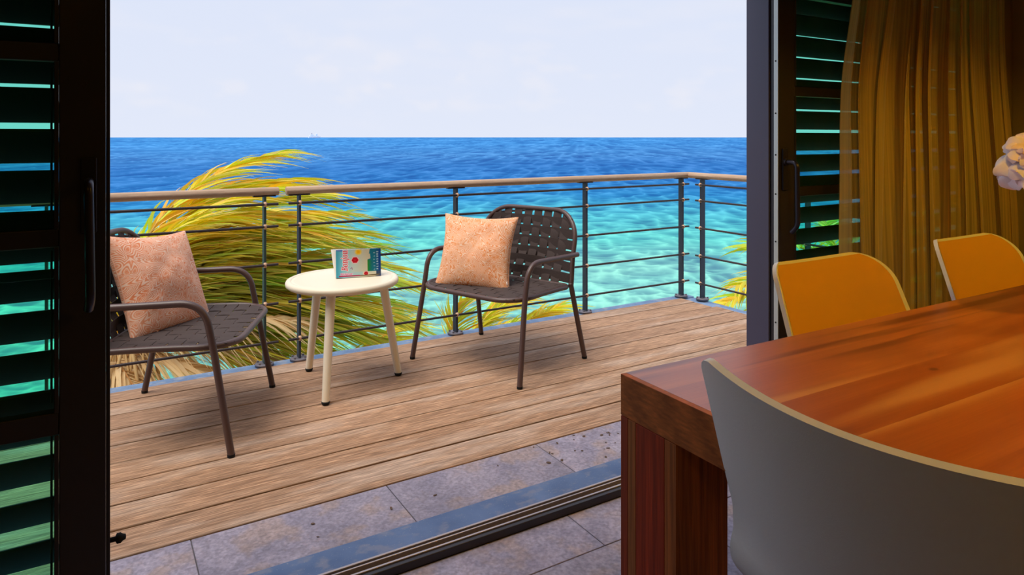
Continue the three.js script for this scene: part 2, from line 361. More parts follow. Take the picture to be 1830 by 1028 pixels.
{
  const latch = part('latch_bolt', new THREE.LatheGeometry([[0.0001, 0], [0.006, 0], [0.006, 0.012], [0.012, 0.015], [0.0125, 0.023], [0.008, 0.028], [0.006, 0.034], [0.0001, 0.035]].map((p) => new THREE.Vector2(...p)), 14), rubberMat, scene.getObjectByName('door_1'));
  latch.rotation.z = -Math.PI / 2; latch.position.set(0.03, 0.292, -1.932);
  const jamb = setting('trim_2', 'dark jamb post at the right of the opening');
  part('post', box(2.450, 0.002, -2.056, 2.50, 2.36, -1.938, 0.003, 'y'), postFrame, jamb);
  part('seal', box(2.460, 0.032, -1.9375, 2.50, 2.36, -1.9285, 0.001, 'y'), rubberMat, jamb);
  const side = setting('trim_3'); part('jamb', box(-1.9, 0.03, -1.945, -1.777, 2.36, -1.905, 0.003, 'y'), darkFrame, side);
  const head = setting('trim_4'); part('head_track', box(-1.9, 2.341, -2.02, 4.25, 2.36, -1.9, 0.002, 'x'), darkFrame, head);
}

// ---------------------------------------------------------------- railings
const ROD_Y = [0.897, 0.773, 0.560, 0.342, 0.128];
function railing(label, posts, a0, a1, axis, fixed, opts = {}) {   // runs along axis from a0 to a1
  const t = thing('railing', label, 'railing', [0, 0, 0], 0);
  const pt = (s, y, off = 0) => (axis === 'x' ? [s, y, fixed + off] : [fixed + off, y, s]);
  // timber handrail with a rounded section
  const sec = new THREE.Shape(); sec.absellipse(0, 0, 0.027, 0.0235, 0, Math.PI * 2);
  const L = a1 - a0, g = new THREE.ExtrudeGeometry(sec, { depth: L - 0.012, bevelEnabled: true, bevelThickness: 0.006, bevelSize: 0.005, bevelOffset: -0.005, bevelSegments: 2, curveSegments: 10 });
  g.translate(0, 0, 0.006 - L / 2); if (axis === 'x') g.rotateY(Math.PI / 2);
  g.translate(...pt((a0 + a1) / 2, 0.966));
  const g2 = toCreasedNormals(g, 0.7); boxUV(g2, axis, fixed); part('handrail', g2, railMat, t);
  for (const s of posts) {
    const m = opts.green && s < 0.9 ? steelGreen : steelBlue;
    const b = axis === 'x' ? box(s - 0.0065, 0.008, fixed - 0.024, s + 0.0065, 0.941, fixed + 0.024, 0.002, 'y') : box(fixed - 0.024, 0.008, s - 0.0065, fixed + 0.024, 0.941, s + 0.0065, 0.002, 'y');
    const p = part('post', b, m, t);
    const bp = new THREE.LatheGeometry([[0.0001, 0.014], [0.046, 0.014], [0.05, 0.010], [0.05, -0.002], [0.0001, -0.002]].map((q) => new THREE.Vector2(...q)), 24); bp.translate(...pt(s, 0));
    part('base_plate', bp, plateMat, p);
    for (const [i, j] of [[1, 1], [-1, 1], [1, -1], [-1, -1]]) { const bo = new THREE.CylinderGeometry(0.006, 0.006, 0.008, 6); const q = pt(s, 0.018); bo.translate(q[0] + i * 0.03, q[1], q[2] + j * 0.026); part('bolt', bo, plateMat, p); }
    part('top_plate', axis === 'x' ? box(s - 0.06, 0.938, fixed - 0.018, s + 0.06, 0.944, fixed + 0.018, 0.001) : box(fixed - 0.018, 0.938, s - 0.06, fixed + 0.018, 0.944, s + 0.06, 0.001), rodMat, p);
    for (const y of ROD_Y) { const c = new THREE.SphereGeometry(0.0155, 10, 8); c.scale(axis === 'x' ? 0.8 : 1, 1, axis === 'x' ? 1 : 0.8); const q = pt(s, y, 0.024 * (axis === 'x' ? 1 : -1)); c.translate(...q); part('clamp', c, copper, p); }
  }
  const r0 = a0 + (opts.r0 ?? -0.01), r1 = a1 - (opts.r1 ?? -0.01);
  ROD_Y.forEach((y) => part('rod', rod(pt(r0, y, axis === 'x' ? 0.030 : -0.030), pt(r1, y, axis === 'x' ? 0.030 : -0.030), 0.0074, 8), rodMat, t));
  return t;
}
railing('left railing section of timber handrail and thin rods in front of the big yellow palm', [-2.2, -1.2, -0.2, 0.805], -2.6, 0.882, 'x', -3.99, { green: true, r1: 0.008 });
railing('long railing section with four posts behind the side table and right chair', [0.995, 1.99, 3.035, 3.99], 0.922, 4.087, 'x', -3.99, { r0: 0.008, r1: 0.042 });
railing('short side railing section running back from the far deck corner', [-3.83, -2.9, -2.12], -3.962, -2.05, 'z', 4.06, { r0: 0.088 });
// ---------------------------------------------------------------- lounge chairs woven from dark straps
function seatHalf(z) {                // half width of the seat ring at depth z (rounded rectangle)
  const w = 0.352, zf = 0.305, zr = -0.215, rf = 0.15, rr = 0.06;
  if (z > zf - rf) { const d = (z - (zf - rf)) / rf; return w - rf + rf * Math.sqrt(Math.max(0, 1 - d * d)); }
  if (z < zr + rr) { const d = (zr + rr - z) / rr; return w - rr + rr * Math.sqrt(Math.max(0, 1 - d * d)); }
  return w;
}
const seatY = (z) => 0.425 + 0.006 * Math.sin((z + 0.2) * 6);
const BACK = { y0: 0.455, top: 0.835, w: 0.345, r: 0.17 };
function backHalf(y) {
  const { w, top, r } = BACK; const base = w - 0.012 * (1 - smooth(0.43, 0.6, y)) * -1;
  if (y > top - r) { const d = (y - (top - r)) / r; return base - r + r * Math.sqrt(Math.max(0, 1 - d * d)); }
  return base;
}
function backTop(x) { const { w, top, r } = BACK; const a = Math.abs(x); if (a > w - r) { const d = (a - (w - r)) / r; return top - r + r * Math.sqrt(Math.max(0, 1 - d * d)); } return top; }
const backZ = (x, y) => -0.213 - 0.095 * Math.pow(clamp((y - 0.42) / 0.42, 0, 1), 1.1) - 0.045 * (1 - Math.pow(Math.abs(x) / 0.36, 2)) * smooth(0.42, 0.62, y);
function ribbon(f, n, halfW, side, normal, amp, phase, pitch, from) {   // a strap along f(t), woven by ±amp
  return slabGrid(n, 2, (a, b) => {
    const p = f(a), s = side(a), m = normal(a), w = (b - 0.5) * 2 * halfW, c = amp * Math.sin(Math.PI * ((p[3] - from) / pitch) + phase) * Math.min(1, a * 8, (1 - a) * 8);
    return [p[0] + s[0] * w + m[0] * c, p[1] + s[1] * w + m[1] * c, p[2] + s[2] * w + m[2] * c];
  }, 0.0025, (a, b) => [f(a)[3], b * halfW * 2]);
}
function makeLounge(name, label) {
  const t = thing(name, label, 'chair');
  const R = 0.0145;
  for (const s of [1, -1]) {
    const leg = bentPath([[s * 0.385, 0.012, 0.305], [s * 0.362, 0.42, 0.232], [s * 0.362, 0.612, 0.195], [s * 0.364, 0.606, -0.02], [s * 0.368, 0.600, -0.262]], [0, 0.05, 0.105, 0.05, 0]);
    part('front_leg', tube(leg, R, 70, 12), chairTube, t);
    const fr = new THREE.CylinderGeometry(0.0155, 0.0145, 0.014, 14); fr.translate(s * 0.385, 0.007, 0.305); part('foot_cap', fr, rubberMat, t);
    part('rear_leg', tube([[s * 0.388, 0.012, -0.305], [s * 0.37, 0.24, -0.255], [s * 0.355, 0.44, -0.212]], R, 24, 12), chairTube, t);
    const rr = new THREE.CylinderGeometry(0.0155, 0.0145, 0.014, 14); rr.translate(s * 0.388, 0.007, -0.305); part('foot_cap', rr, rubberMat, t);
  }
  // seat ring
  const ring = []; const zs = [];
  for (let i = 0; i <= 26; i++) zs.push(-0.215 + 0.52 * (0.5 - 0.5 * Math.cos(Math.PI * i / 26)));
  for (const z of zs) ring.push([seatHalf(z), seatY(z), z]);
  for (const z of zs.slice().reverse()) ring.push([-seatHalf(z), seatY(z), z]);
  part('seat_frame', tube(ring, 0.0135, 160, 10, true), chairTube, t);
  // back frame: up one side, over the top, down the other
  const bf = []; for (let i = 0; i <= 14; i++) { const y = 0.435 + (BACK.top - BACK.r - 0.435) * i / 14; bf.push([backHalf(y), y, backZ(backHalf(y), y)]); }
  for (let i = 1; i <= 8; i++) { const a = i / 8 * Math.PI / 2, x = BACK.w - BACK.r + BACK.r * Math.cos(a), y = BACK.top - BACK.r + BACK.r * Math.sin(a); bf.push([x, y, backZ(x, y)]); }
  const other = bf.slice().reverse().map(([x, y, z]) => [-x, y, z]);
  part('back_frame', tube([...bf, [0.08, BACK.top, backZ(0.08, BACK.top)], [-0.08, BACK.top, backZ(-0.08, BACK.top)], ...other], 0.0135, 120, 10), chairTube, t);
  // woven seat
  const sag = (x, z) => -0.014 * (1 - (x / 0.36) ** 2) * (1 - ((z - 0.04) / 0.27) ** 2);
  const cross = 8, pz = 0.059, longs = 8, px = 0.0745;
  for (let k = 0; k < cross; k++) {
    const z = -0.168 + k * pz, h = seatHalf(z);
    part('seat_strap', ribbon((a) => { const x = (a * 2 - 1) * h; return [x, seatY(z) + 0.008 + sag(x, z), z, x]; }, 44, 0.0268, () => [0, 0, 1], () => [0, 1, 0], 0.0020, k * Math.PI, px, -4 * px), strapMat, t);
  }
  const reach = (x, s) => { let lo = 0, hi = s > 0 ? 0.305 : -0.215; for (let i = 0; i < 24; i++) { const m = (lo + hi) / 2; if (seatHalf(m) >= Math.abs(x)) lo = m; else hi = m; } return lo; };
  for (let k = 0; k < longs; k++) {
    const x = (k - 3.5) * px, zf = reach(Math.abs(x) + 0.0, 1), zr = -0.215;
    part('seat_strap', ribbon((a) => { const z = lerp(zr, zf, a); return [x, seatY(z) + 0.008 + sag(x, z), z, z]; }, 36, 0.0285, () => [1, 0, 0], () => [0, 1, 0], 0.0020, (k + 1) * Math.PI, pz, -0.168 - pz / 2), strapMat, t);
  }
  // woven back
  const rowsN = 6, py = 0.0605, yTop = 0.768;
  for (let k = 0; k < rowsN; k++) {
    const y = yTop - k * py, h = backHalf(y);
    part('back_strap', ribbon((a) => { const x = (a * 2 - 1) * h; return [x, y - 0.012 * (1 - (x / h) ** 2) * (k > 3 ? -1 : 0), backZ(x, y) + 0.002, x]; }, 44, 0.0277, () => [0, 1, 0], () => [0, 0, 1], 0.0020, k * Math.PI, px, -4 * px), strapMat, t);
  }
  for (let k = 0; k < longs; k++) {
    const x = (k - 3.5) * px, top = backTop(x), low = 0.436;
    part('back_strap', ribbon((a) => { const y = lerp(low, top, a), xx = x * lerp(0.93, 1, a); return [xx, y, backZ(xx, y) + 0.002, y]; }, 40, 0.0285, () => [1, 0, 0], () => [0, 0, 1], 0.0020, (k + rowsN) * Math.PI, py, yTop - py / 2 - 5 * py), strapMat, t);
  }
  return t;
}
const D2R = Math.PI / 180;
const lounge = makeLounge('lounge_chair', 'brown strap-woven lounge chair beside the open left door, partly hidden by it');
lounge.position.set(0.335, 0, -3.385); lounge.rotation.y = 66.5 * D2R;
const lounge2 = copyOf(lounge, 'brown strap-woven lounge chair standing in full view right of the white side table', [1.976, 0, -3.414], -69 * D2R);

// ---------------------------------------------------------------- cushions
const paisley = (seed, ink, ground) => {
  const r = mulberry(seed), C = []; for (let i = 0; i < 110; i++) C.push([r(), r(), 0.025 + r() * 0.055, r() * 6.28, r() < 0.5 ? 1 : -1, 0.5 + r() * 0.5]);
  return colorTex(1024, 1024, (u, v) => {
    let best = 9, f = 0;
    for (const [cx, cy, s, a, hand] of C) {
      let dx = u - cx, dy = v - cy; dx -= Math.round(dx); dy -= Math.round(dy);
      const ca = Math.cos(a), sa = Math.sin(a), x = (dx * ca + dy * sa), y = (-dx * sa + dy * ca);
      const bend = y + hand * x * x * 5, d = Math.hypot(x * (1 + 0.5 * Math.sign(x)), bend * 1.35) / s;      // a bent drop
      if (d < best) { best = d; f = d; }
    }
    const line = Math.abs(Math.sin(f * Math.PI * 3.1 + 0.8 * fbm(u * 20, v * 20, seed, 3, 20, 20))), dots = vnoise(u * 256, v * 256, seed + 3, 256, 256);
    let t = smooth(0.5, 0.95, line) * 0.75; if (best < 0.3) t = Math.max(t, 0.5);
    t *= 0.55 + 0.6 * fbm(u * 5, v * 5, seed + 9, 3, 5, 5);
    const c = mix3(ground, ink, clamp(t + (dots - 0.5) * 0.35, 0, 1)), k = 0.95 + 0.08 * dots; return [c[0] * k, c[1] * k, c[2] * k];
  });
};
const weaveBump = grayTex(256, 256, (u, v) => 0.5 + 0.25 * Math.sin(u * 256 * Math.PI / 2) * Math.sin(v * 256 * Math.PI / 2) + 0.25 * vnoise(u * 32, v * 32, 3, 32, 32));
function cushion(label, size, pos, yaw, lean, roll, map, seed) {
  const n = 46, hs = size / 2;
  const side = (s) => grid(n, n, (a, b) => {
    const u = Math.sin((a - 0.5) * Math.PI), v = Math.sin((b - 0.5) * Math.PI);
    const pin = 1 - 0.105 * (1 - v * v), piv = 1 - 0.10 * (1 - u * u);
    const body = Math.pow(Math.max(0, (1 - u * u) * (1 - v * v)), 0.42), wr = (fbm(u * 2 + 5 + seed, v * 2 + 9, 71 + s, 3) - 0.5) * 0.05 * body + 0.012 * body * Math.sin(u * 7 + 3 * v + seed) * smooth(0.3, 1, Math.abs(u));
    return [u * hs * pin, v * hs * piv, s * (0.085 * body + wr * 0.55)];
  }, (a, b) => [0.5 + 0.5 * Math.sin((a - 0.5) * Math.PI), 0.5 + 0.5 * Math.sin((b - 0.5) * Math.PI)]);
  const f = side(1), bk = side(-1); bk.index.array.reverse(); bk.computeVertexNormals();
  const t = thing('cushion', label, 'cushion', pos, yaw);
  const tilt = new THREE.Group();
  const mk = (g) => { g.rotateZ(roll); g.rotateX(-lean); return g; };
  const mat = phys({ map, bumpMap: rep(weaveBump, 6, 6), bumpScale: 0.0006, roughness: 0.95, sheen: 0.3, sheenColor: new THREE.Color(1, 0.8, 0.7), sheenRoughness: 0.6 });
  part('cover', mk(merge([f, bk])), mat, t);
  const rim = []; for (const [e, k] of [[0, 0], [1, 0], [0, 1], [1, 1]]) for (let i = 0; i < 16; i++) { const w = Math.sin((i / 16 - 0.5) * Math.PI) * (k ? -1 : 1), q = (e ^ k ? 1 : -1); const u = e ? q : w * (k ? 1 : 1), v = e ? w : q; rim.push([u, v]); }
  const loop = []; const N = 64; for (let i = 0; i < N; i++) { const sd = Math.floor(i / 16), w = Math.sin(((i % 16) / 16 - 0.5) * Math.PI); const [u, v] = sd === 0 ? [w, -1] : sd === 1 ? [1, w] : sd === 2 ? [-w, 1] : [-1, -w]; loop.push([u * hs * (1 - 0.105 * (1 - v * v)), v * hs * (1 - 0.10 * (1 - u * u)), 0]); }
  part('seam', mk(tube(loop, 0.003, 128, 6, true)), mat, t);
  return t;
}
// the left cushion leans on the left chair's back, the right one sits upright in the right chair
cushion('peach paisley cushion with darker orange swirls lying on the left lounge chair', 0.478, [0.255, 0.607, -3.515], 44 * D2R, 24 * D2R, -0.09, paisley(5, [222, 106, 54], [244, 204, 180]), 0.4);
const cu2 = cushion('peach paisley cushion with softer golden pattern standing on the right lounge chair', 0.445, [1.888, 0.602, -3.515], -44 * D2R, 23 * D2R, -0.03, paisley(23, [226, 112, 36], [248, 208, 180]), 2.1);
{
  const tagGeo = grid(2, 8, (a, b) => [0.185 + a * 0.008 + 0.012 * Math.sin(b * 3), -0.15 - b * 0.05, 0.03 + 0.01 * Math.sin(b * 4)]); tagGeo.rotateX(-17 * D2R);
  const m = part('care_tag', tagGeo, std({ color: rgb(240, 232, 224), roughness: 0.9, side: THREE.DoubleSide }), cu2); m.userData.label = 'small white tag at the corner';
}

// ---------------------------------------------------------------- cream side table with a book on it
{
  const X = 1.093, Z = -3.49, T = 0.546;
  const t = thing('side_table', 'small round cream metal side table on three legs between the lounge chairs', 'table', [X, 0, Z], 0);
  const prof = [[0.0001, T - 0.004], [0.24, T - 0.004], [0.2515, T - 0.0035], [0.254, T - 0.0055], [0.2565, T - 0.002], [0.268, T], [0.279, T - 0.005], [0.2845, T - 0.016], [0.282, T - 0.028], [0.272, T - 0.036], [0.255, T - 0.038], [0.0001, T - 0.034]];
  const top = new THREE.LatheGeometry(prof.map((p) => new THREE.Vector2(...p)), 72); part('tabletop', toCreasedNormals(top, 0.9), creamMetal, t);
  for (const [ax, az] of [[0.984, -3.783], [0.93, -3.241], [1.366, -3.45]]) {
    const dx = ax - X, dz = az - Z, k = 0.29 / Math.hypot(dx, dz), bx = dx * k, bz = dz * k, k2 = 0.205 / 0.29;
    const leg = part('leg', rod([bx, 0.016, bz], [bx * k2, T - 0.03, bz * k2], 0.0185, 18, 0.0235), creamMetal, t);
    const cap = new THREE.LatheGeometry([[0.0001, 0], [0.014, 0], [0.017, 0.004], [0.02, 0.012], [0.02, 0.018], [0.0001, 0.018]].map((p) => new THREE.Vector2(...p)), 18); cap.translate(bx, 0, bz); part('foot_cap', cap, rubberMat, leg);
  }
  // the book, standing on its spine, slightly fanned
  const cw = 512, ch = 352, cv = document.createElement('canvas'); cv.width = cw; cv.height = ch; const c = cv.getContext('2d');
  let gr = c.createLinearGradient(0, 0, cw, 0); gr.addColorStop(0, '#3f9fb6'); gr.addColorStop(0.16, '#8cc4cc'); gr.addColorStop(0.36, '#b9c8c0'); gr.addColorStop(0.7, '#cfc2a4'); gr.addColorStop(1, '#c8b890'); c.fillStyle = gr; c.fillRect(0, 0, cw, ch);
  c.fillStyle = '#5a7ec0'; c.beginPath(); c.ellipse(60, 0, 70, 22, 0, 0, 7); c.fill();
  gr = c.createRadialGradient(252, 34, 4, 252, 34, 52); gr.addColorStop(0, '#f0a800'); gr.addColorStop(0.5, '#f3c944'); gr.addColorStop(1, 'rgba(214,204,160,0)'); c.fillStyle = gr; c.fillRect(190, 0, 130, 100);
  c.fillStyle = '#0f6f86'; c.beginPath(); c.moveTo(384, 0); c.lineTo(cw, 0); c.lineTo(cw, ch); c.lineTo(356, 284); c.lineTo(356, 136); c.lineTo(392, 124); c.lineTo(386, 60); c.lineTo(374, 66); c.fill();
  gr = c.createLinearGradient(440, 0, cw, 0); gr.addColorStop(0, 'rgba(14,58,140,0)'); gr.addColorStop(1, '#0e3a8c'); c.fillStyle = gr; c.fillRect(420, 0, cw - 420, ch);
  gr = c.createLinearGradient(356, 0, 420, 0); gr.addColorStop(0, '#2f8a1c'); gr.addColorStop(1, 'rgba(8,112,96,0.1)'); c.fillStyle = gr; c.fillRect(356, 140, 80, 144);
  const flower = (x, y, r) => { c.fillStyle = '#f3b5b5'; for (let i = 0; i < 6; i++) { c.beginPath(); c.arc(x + Math.cos(i * 1.047) * r * 0.6, y + Math.sin(i * 1.047) * r * 0.6, r * 0.62, 0, 7); c.fill(); } c.fillStyle = '#c00f22'; for (let i = 0; i < 6; i++) { c.beginPath(); c.arc(x + Math.cos(i * 1.047) * r * 0.55, y + Math.sin(i * 1.047) * r * 0.55, r * 0.46, 0, 7); c.fill(); } };
  flower(214, 136, 38);
  c.fillStyle = '#d8d2b8'; c.fillRect(60, 286, 396, 38); c.fillStyle = '#a9c8c8'; c.fillRect(60, 286, 240, 38); c.fillStyle = '#3c4d6a'; c.fillRect(456, 286, 56, 44); flower(338, 310, 24);
  c.save(); c.translate(132, 272); c.rotate(-Math.PI / 2); c.scale(0.92, 1.25); c.font = 'italic bold 78px serif'; c.lineJoin = 'round'; c.lineWidth = 9; c.strokeStyle = '#f6e6e6'; c.strokeText('Bonjour', 0, 0); c.fillStyle = '#d8243c'; c.fillText('Bonjour', 0, 0); c.restore();
  c.fillStyle = '#8a4a7c'; for (const [x, y] of [[176, 230], [182, 246], [166, 240]]) { c.beginPath(); c.arc(x, y, 6, 0, 7); c.fill(); }
  c.font = 'italic bold 34px serif'; c.lineWidth = 5; c.strokeStyle = '#f6dede'; c.strokeText('Bonjour', 44, 318); c.fillStyle = '#c0268a'; c.fillText('Bonjour', 44, 318);
  c.fillStyle = '#b01c50'; c.fillRect(30, 324, 240, 14); c.fillStyle = '#6a5a3c'; c.fillRect(270, 326, 230, 12);
  for (const [x, txt, s] of [[444, 'LITTLE', 24], [482, 'PLEASURE', 30]]) { c.save(); c.translate(x, 270); c.rotate(-Math.PI / 2); c.font = 'bold ' + s + 'px sans-serif'; c.fillStyle = '#cfe3ea'; let adv = 0; for (const q of txt) { c.fillText(q, adv, 0); adv += 250 / txt.length; } c.restore(); }
  const coverTex = new THREE.CanvasTexture(cv); coverTex.colorSpace = THREE.SRGBColorSpace; coverTex.anisotropy = 8;
  const b = thing('book', 'bright paperback with red script lettering standing on its edge on the side table', 'book', [1.17, T - 0.002, -3.465], 0);
  const wd = 0.228, ht = 0.142;
  const curve = (a, b2) => [(a - 0.5) * wd, b2 * ht, 0.012 * Math.sin(b2 * 1.7) * -1 - 0.010 * (1 - a) * b2 + 0.006 * Math.sin(a * 3.1)];
  const cover = slabGrid(20, 12, (a, q) => curve(a, q), 0.0012); part('front_cover', cover, phys({ map: coverTex, roughness: 0.32, clearcoat: 0.3 }), b);
  const paper = std({ color: rgb(240, 232, 222), roughness: 0.9 });
  for (let k = 1; k <= 7; k++) part('page', slabGrid(12, 8, (a, q) => { const p = curve(a, q); return [p[0] - 0.0022 * k * (0.3 + q), p[1] * (0.985 - 0.004 * k), p[2] - 0.0035 * k - 0.0055 * k * q * (1 - 0.6 * a)]; }, 0.0022), paper, b);
  part('back_cover', slabGrid(14, 8, (a, q) => { const p = curve(a, q); return [p[0] - 0.008 * q, p[1] * 0.95, p[2] - 0.032 - 0.05 * q * (1 - 0.5 * a)]; }, 0.0012), std({ color: rgb(70, 150, 180), roughness: 0.4 }), b);
  part('spine', box(-wd / 2, 0, -0.033, wd / 2, 0.0015, 0.003, 0.0005), std({ color: rgb(70, 60, 66), roughness: 0.5 }), b);
  b.rotation.y = -12 * D2R;
}

// ---------------------------------------------------------------- dining table
const tableTex = colorTex(2048, 1024, (u, v) => {           // 2.6 m along u, 1.0 m across v
  const board = Math.floor(v * 6 + 0.05 * fbm(u * 3, v * 3, 81, 2)), t = hash2(board, 3, 19), off = hash2(board, 7, 3) * 10;
  const warp = fbm(u * 2.2 + off, v * 5, 83 + board, 4), ring = Math.sin((v * 42 + warp * 16 + off) * 1.4), fine = fbm(u * 24 + off, v * 420, 85, 3), figure = fbm(u * 5 + off, v * 26, 87, 4);
  let c = mix3([158, 76, 26], [222, 134, 58], 0.35 * t + 0.35 * figure + 0.18 * ring * figure + 0.22 * fine);
  c = mix3(c, [236, 176, 98], smooth(0.58, 0.75, fbm(u * 1.6 + off, v * 9, 91, 3)) * 0.6);
  c = mix3(c, [96, 40, 16], smooth(0.62, 0.8, fbm(u * 2 + off * 2, v * 14, 93, 4)) * 0.7);
  for (const [ku, kv, kr] of [[0.24, 0.62, 0.008], [0.52, 0.3, 0.01], [0.46, 0.52, 0.005]]) { const d = Math.hypot((u - ku) * 2.6 * 0.6, v - kv); c = mix3(c, [70, 28, 12], smooth(kr * 1.4, kr * 0.4, d) * 0.5); }
  return c;
});
const legTex = colorTex(512, 512, (u, v) => { const s = fbm(u * 3, v * 40, 95, 4, 3, 40), f = fbm(u * 16, v * 200, 97, 3, 16, 200), k = 0.6 + 0.5 * s + 0.25 * f; return [205 * k, 190 * k, 180 * k]; });
const woodGloss = { roughness: 0.36, clearcoat: 0.35, clearcoatRoughness: 0.28 };
const topMat = phys({ map: tableTex, ...woodGloss });
const endTex = colorTex(512, 128, (u, v) => { const d = Math.hypot((u - 0.36) * 5.2, v - 1.25), r = Math.sin(d * 13 + 4 * fbm(u * 6, v * 4, 111, 3)), f = fbm(u * 60, v * 20, 113, 3), k = 0.80 + 0.07 * r + 0.30 * f; return [206 * k, 118 * k, 56 * k]; });
const endMat = phys({ map: endTex, roughness: 0.55, specularIntensity: 0.35 });
const legMats = [[212, 96, 52], [242, 158, 84], [226, 92, 46], [236, 146, 72], [130, 58, 30]].map(([r, g, b]) => phys({ map: rep(legTex, 1.2, 3.5), color: rgb(r, g, b), roughness: 0.5, specularIntensity: 0.35 }));
{
  const t = thing('dining_table', 'solid reddish wood dining table with thick top and square block legs', 'table', [0.971, 0, -0.22], -1.0 * D2R);
  const L = 2.6, D = 0.95, T = 0.75;
  const cap = new RoundedBoxGeometry(0.014, 0.09, D, 2, 0.0012); cap.translate(0.007, T - 0.045, -D / 2); { const u = cap.attributes.uv, q = cap.attributes.position; for (let i = 0; i < u.count; i++) u.setXY(i, -q.getZ(i) / D, (q.getY(i) - T + 0.09) / 0.09); }
  part('end_board', cap, endMat, t);
  const top = new RoundedBoxGeometry(L - 0.0142, 0.09, D, 2, 0.0012); top.translate(0.0142 + (L - 0.0142) / 2, T - 0.045, -D / 2); boxUV(top, 'x');
  const uv = top.attributes.uv, n = top.attributes.normal, p = top.attributes.position;
  for (let i = 0; i < uv.count; i++) { if (Math.abs(n.getX(i)) > 0.8) uv.setXY(i, (0.4 + p.getY(i) * 0.5) / 2.6, 0.1 - p.getZ(i) * 0.9); else uv.setXY(i, p.getX(i) / 2.6, (-p.getZ(i) + (Math.abs(n.getZ(i)) > 0.8 ? p.getY(i) : 0)) / 1.0); }
  part('tabletop', top, topMat, t);
  for (const [x, z, sz] of [[0, -D, 1], [0, -0.172, -1], [L - 0.145, -D, 1], [L - 0.145, -0.172, -1]]) {
    const leg = subgroup('leg', t); let zz = z;
    const widths = sz > 0 ? [0.024, 0.026, 0.088, 0.034] : [0.034, 0.088, 0.026, 0.024];
    widths.forEach((w, i) => { part('stave', box(x, 0, zz + 0.0003, x + 0.145, T - 0.091, zz + w - 0.0003, 0.0012, 'y', x + i, i * 0.3), legMats[i % 4], leg); zz += w; });
  }
}

// ---------------------------------------------------------------- shell dining chairs
function shellPoint(a, b, rNeg, rPos) {              // a across, b from the seat's front edge (0) to the top of the back (1)
  const u = (a - 0.5) * 2, S = 0.43, len = 0.98, s = b * len;
  let y, z, ny, nz;                      // side profile: seat, bend, back
  if (s < S - 0.06) { y = 0.462 - 0.02 * smooth(0, 0.35, s) - 0.03 * Math.pow(1 - clamp(s / 0.12, 0, 1), 2); z = 0.24 - s; ny = 1; nz = 0; }
  else if (s < S + 0.12) { const t = (s - (S - 0.06)) / 0.18, an = t * 1.42; y = 0.442 + 0.105 * (1 - Math.cos(an)) * 1.08; z = -0.13 - 0.105 * Math.sin(an) * 0.98; ny = Math.cos(an); nz = Math.sin(an); }
  else { const t = (s - (S + 0.12)) / (len - S - 0.12); y = lerp(0.542, 0.88, t); z = lerp(-0.2315, -0.345, t); ny = 0.3; nz = 0.954; }
  const back = smooth(0.42, 0.62, b);
  let hw = lerp(0.245, 0.308, smooth(0.3, 0.5, b)) - 0.018 * smooth(0.62, 1, b);
  const r = u < 0 ? rNeg : rPos, d = (1 - b) * len; if (d < r) hw = hw - r + Math.sqrt(Math.max(0, r * r - (r - d) * (r - d)));
  if (s < 0.09) hw -= 0.09 - Math.sqrt(Math.max(0, 0.0081 - (0.09 - s) * (0.09 - s)));
  const x = u * hw, rise = (x / 0.29) * (x / 0.29) * lerp(0.022, 0.066, back);
  return [x, y + ny * rise, z + nz * rise];
}
function makeShell(label, pos, turn, rNeg, rPos) {
  const t = thing('dining_chair', label, 'chair', pos, turn);
  const nv = 70, warpB = (b) => (b < 0.9 ? b / 0.9 * 0.9 : 0.9 + 0.1 * Math.sin((b - 0.9) / 0.1 * Math.PI / 2));
  const g = slabGrid(30, nv, (a, b) => shellPoint(a, clamp(warpB(b), 0.0005, 0.9995), rNeg, rPos), 0.0125, (a, b) => [a * 0.5, b]);
  part('shell', g, shellMat, t);
  const inner = grid(28, 60, (a, b) => shellPoint(lerp(0.022, 0.978, a), lerp(0.015, 0.988, b), rNeg, rPos), (a, b) => [a * 0.5, b]);
  { const p = inner.attributes.position, n = inner.attributes.normal; for (let i = 0; i < p.count; i++) p.setXYZ(i, p.getX(i) + n.getX(i) * 0.0072, p.getY(i) + n.getY(i) * 0.0072, p.getZ(i) + n.getZ(i) * 0.0072); }
  part('inner_face', inner, innerMat, t).userData.label = 'ochre yellow inner face';
  for (const [x, z] of [[0.16, 0.15], [-0.16, 0.15], [0.16, -0.13], [-0.16, -0.13]]) {
    const leg = part('leg', rod([x * 1.35, 0.006, z * 1.4], [x, 0.436, z], 0.009, 12, 0.0125), whiteMetal, t);
    const f = new THREE.CylinderGeometry(0.011, 0.011, 0.012, 12); f.translate(x * 1.35, 0.006, z * 1.4); part('glide', f, rubberMat, leg);
  }
  part('seat_bracket', box(-0.17, 0.418, -0.14, 0.17, 0.432, 0.16, 0.004), whiteMetal, t);
  return t;
}
const shell = makeShell('large white shell dining chair in the foreground, its back turned to us', [1.184, 0, -0.566], 90 * D2R, 0.05, 0.05);
const far = makeShell('white dining chair with ochre inside beside the dark door post, facing across the table', [1.992, 0, -1.055], 0, 0.06, 0.15);
copyOf(far, 'white dining chair with ochre inside in front of the curtain, half hidden by the table', [2.88, 0, -1.055], 0);
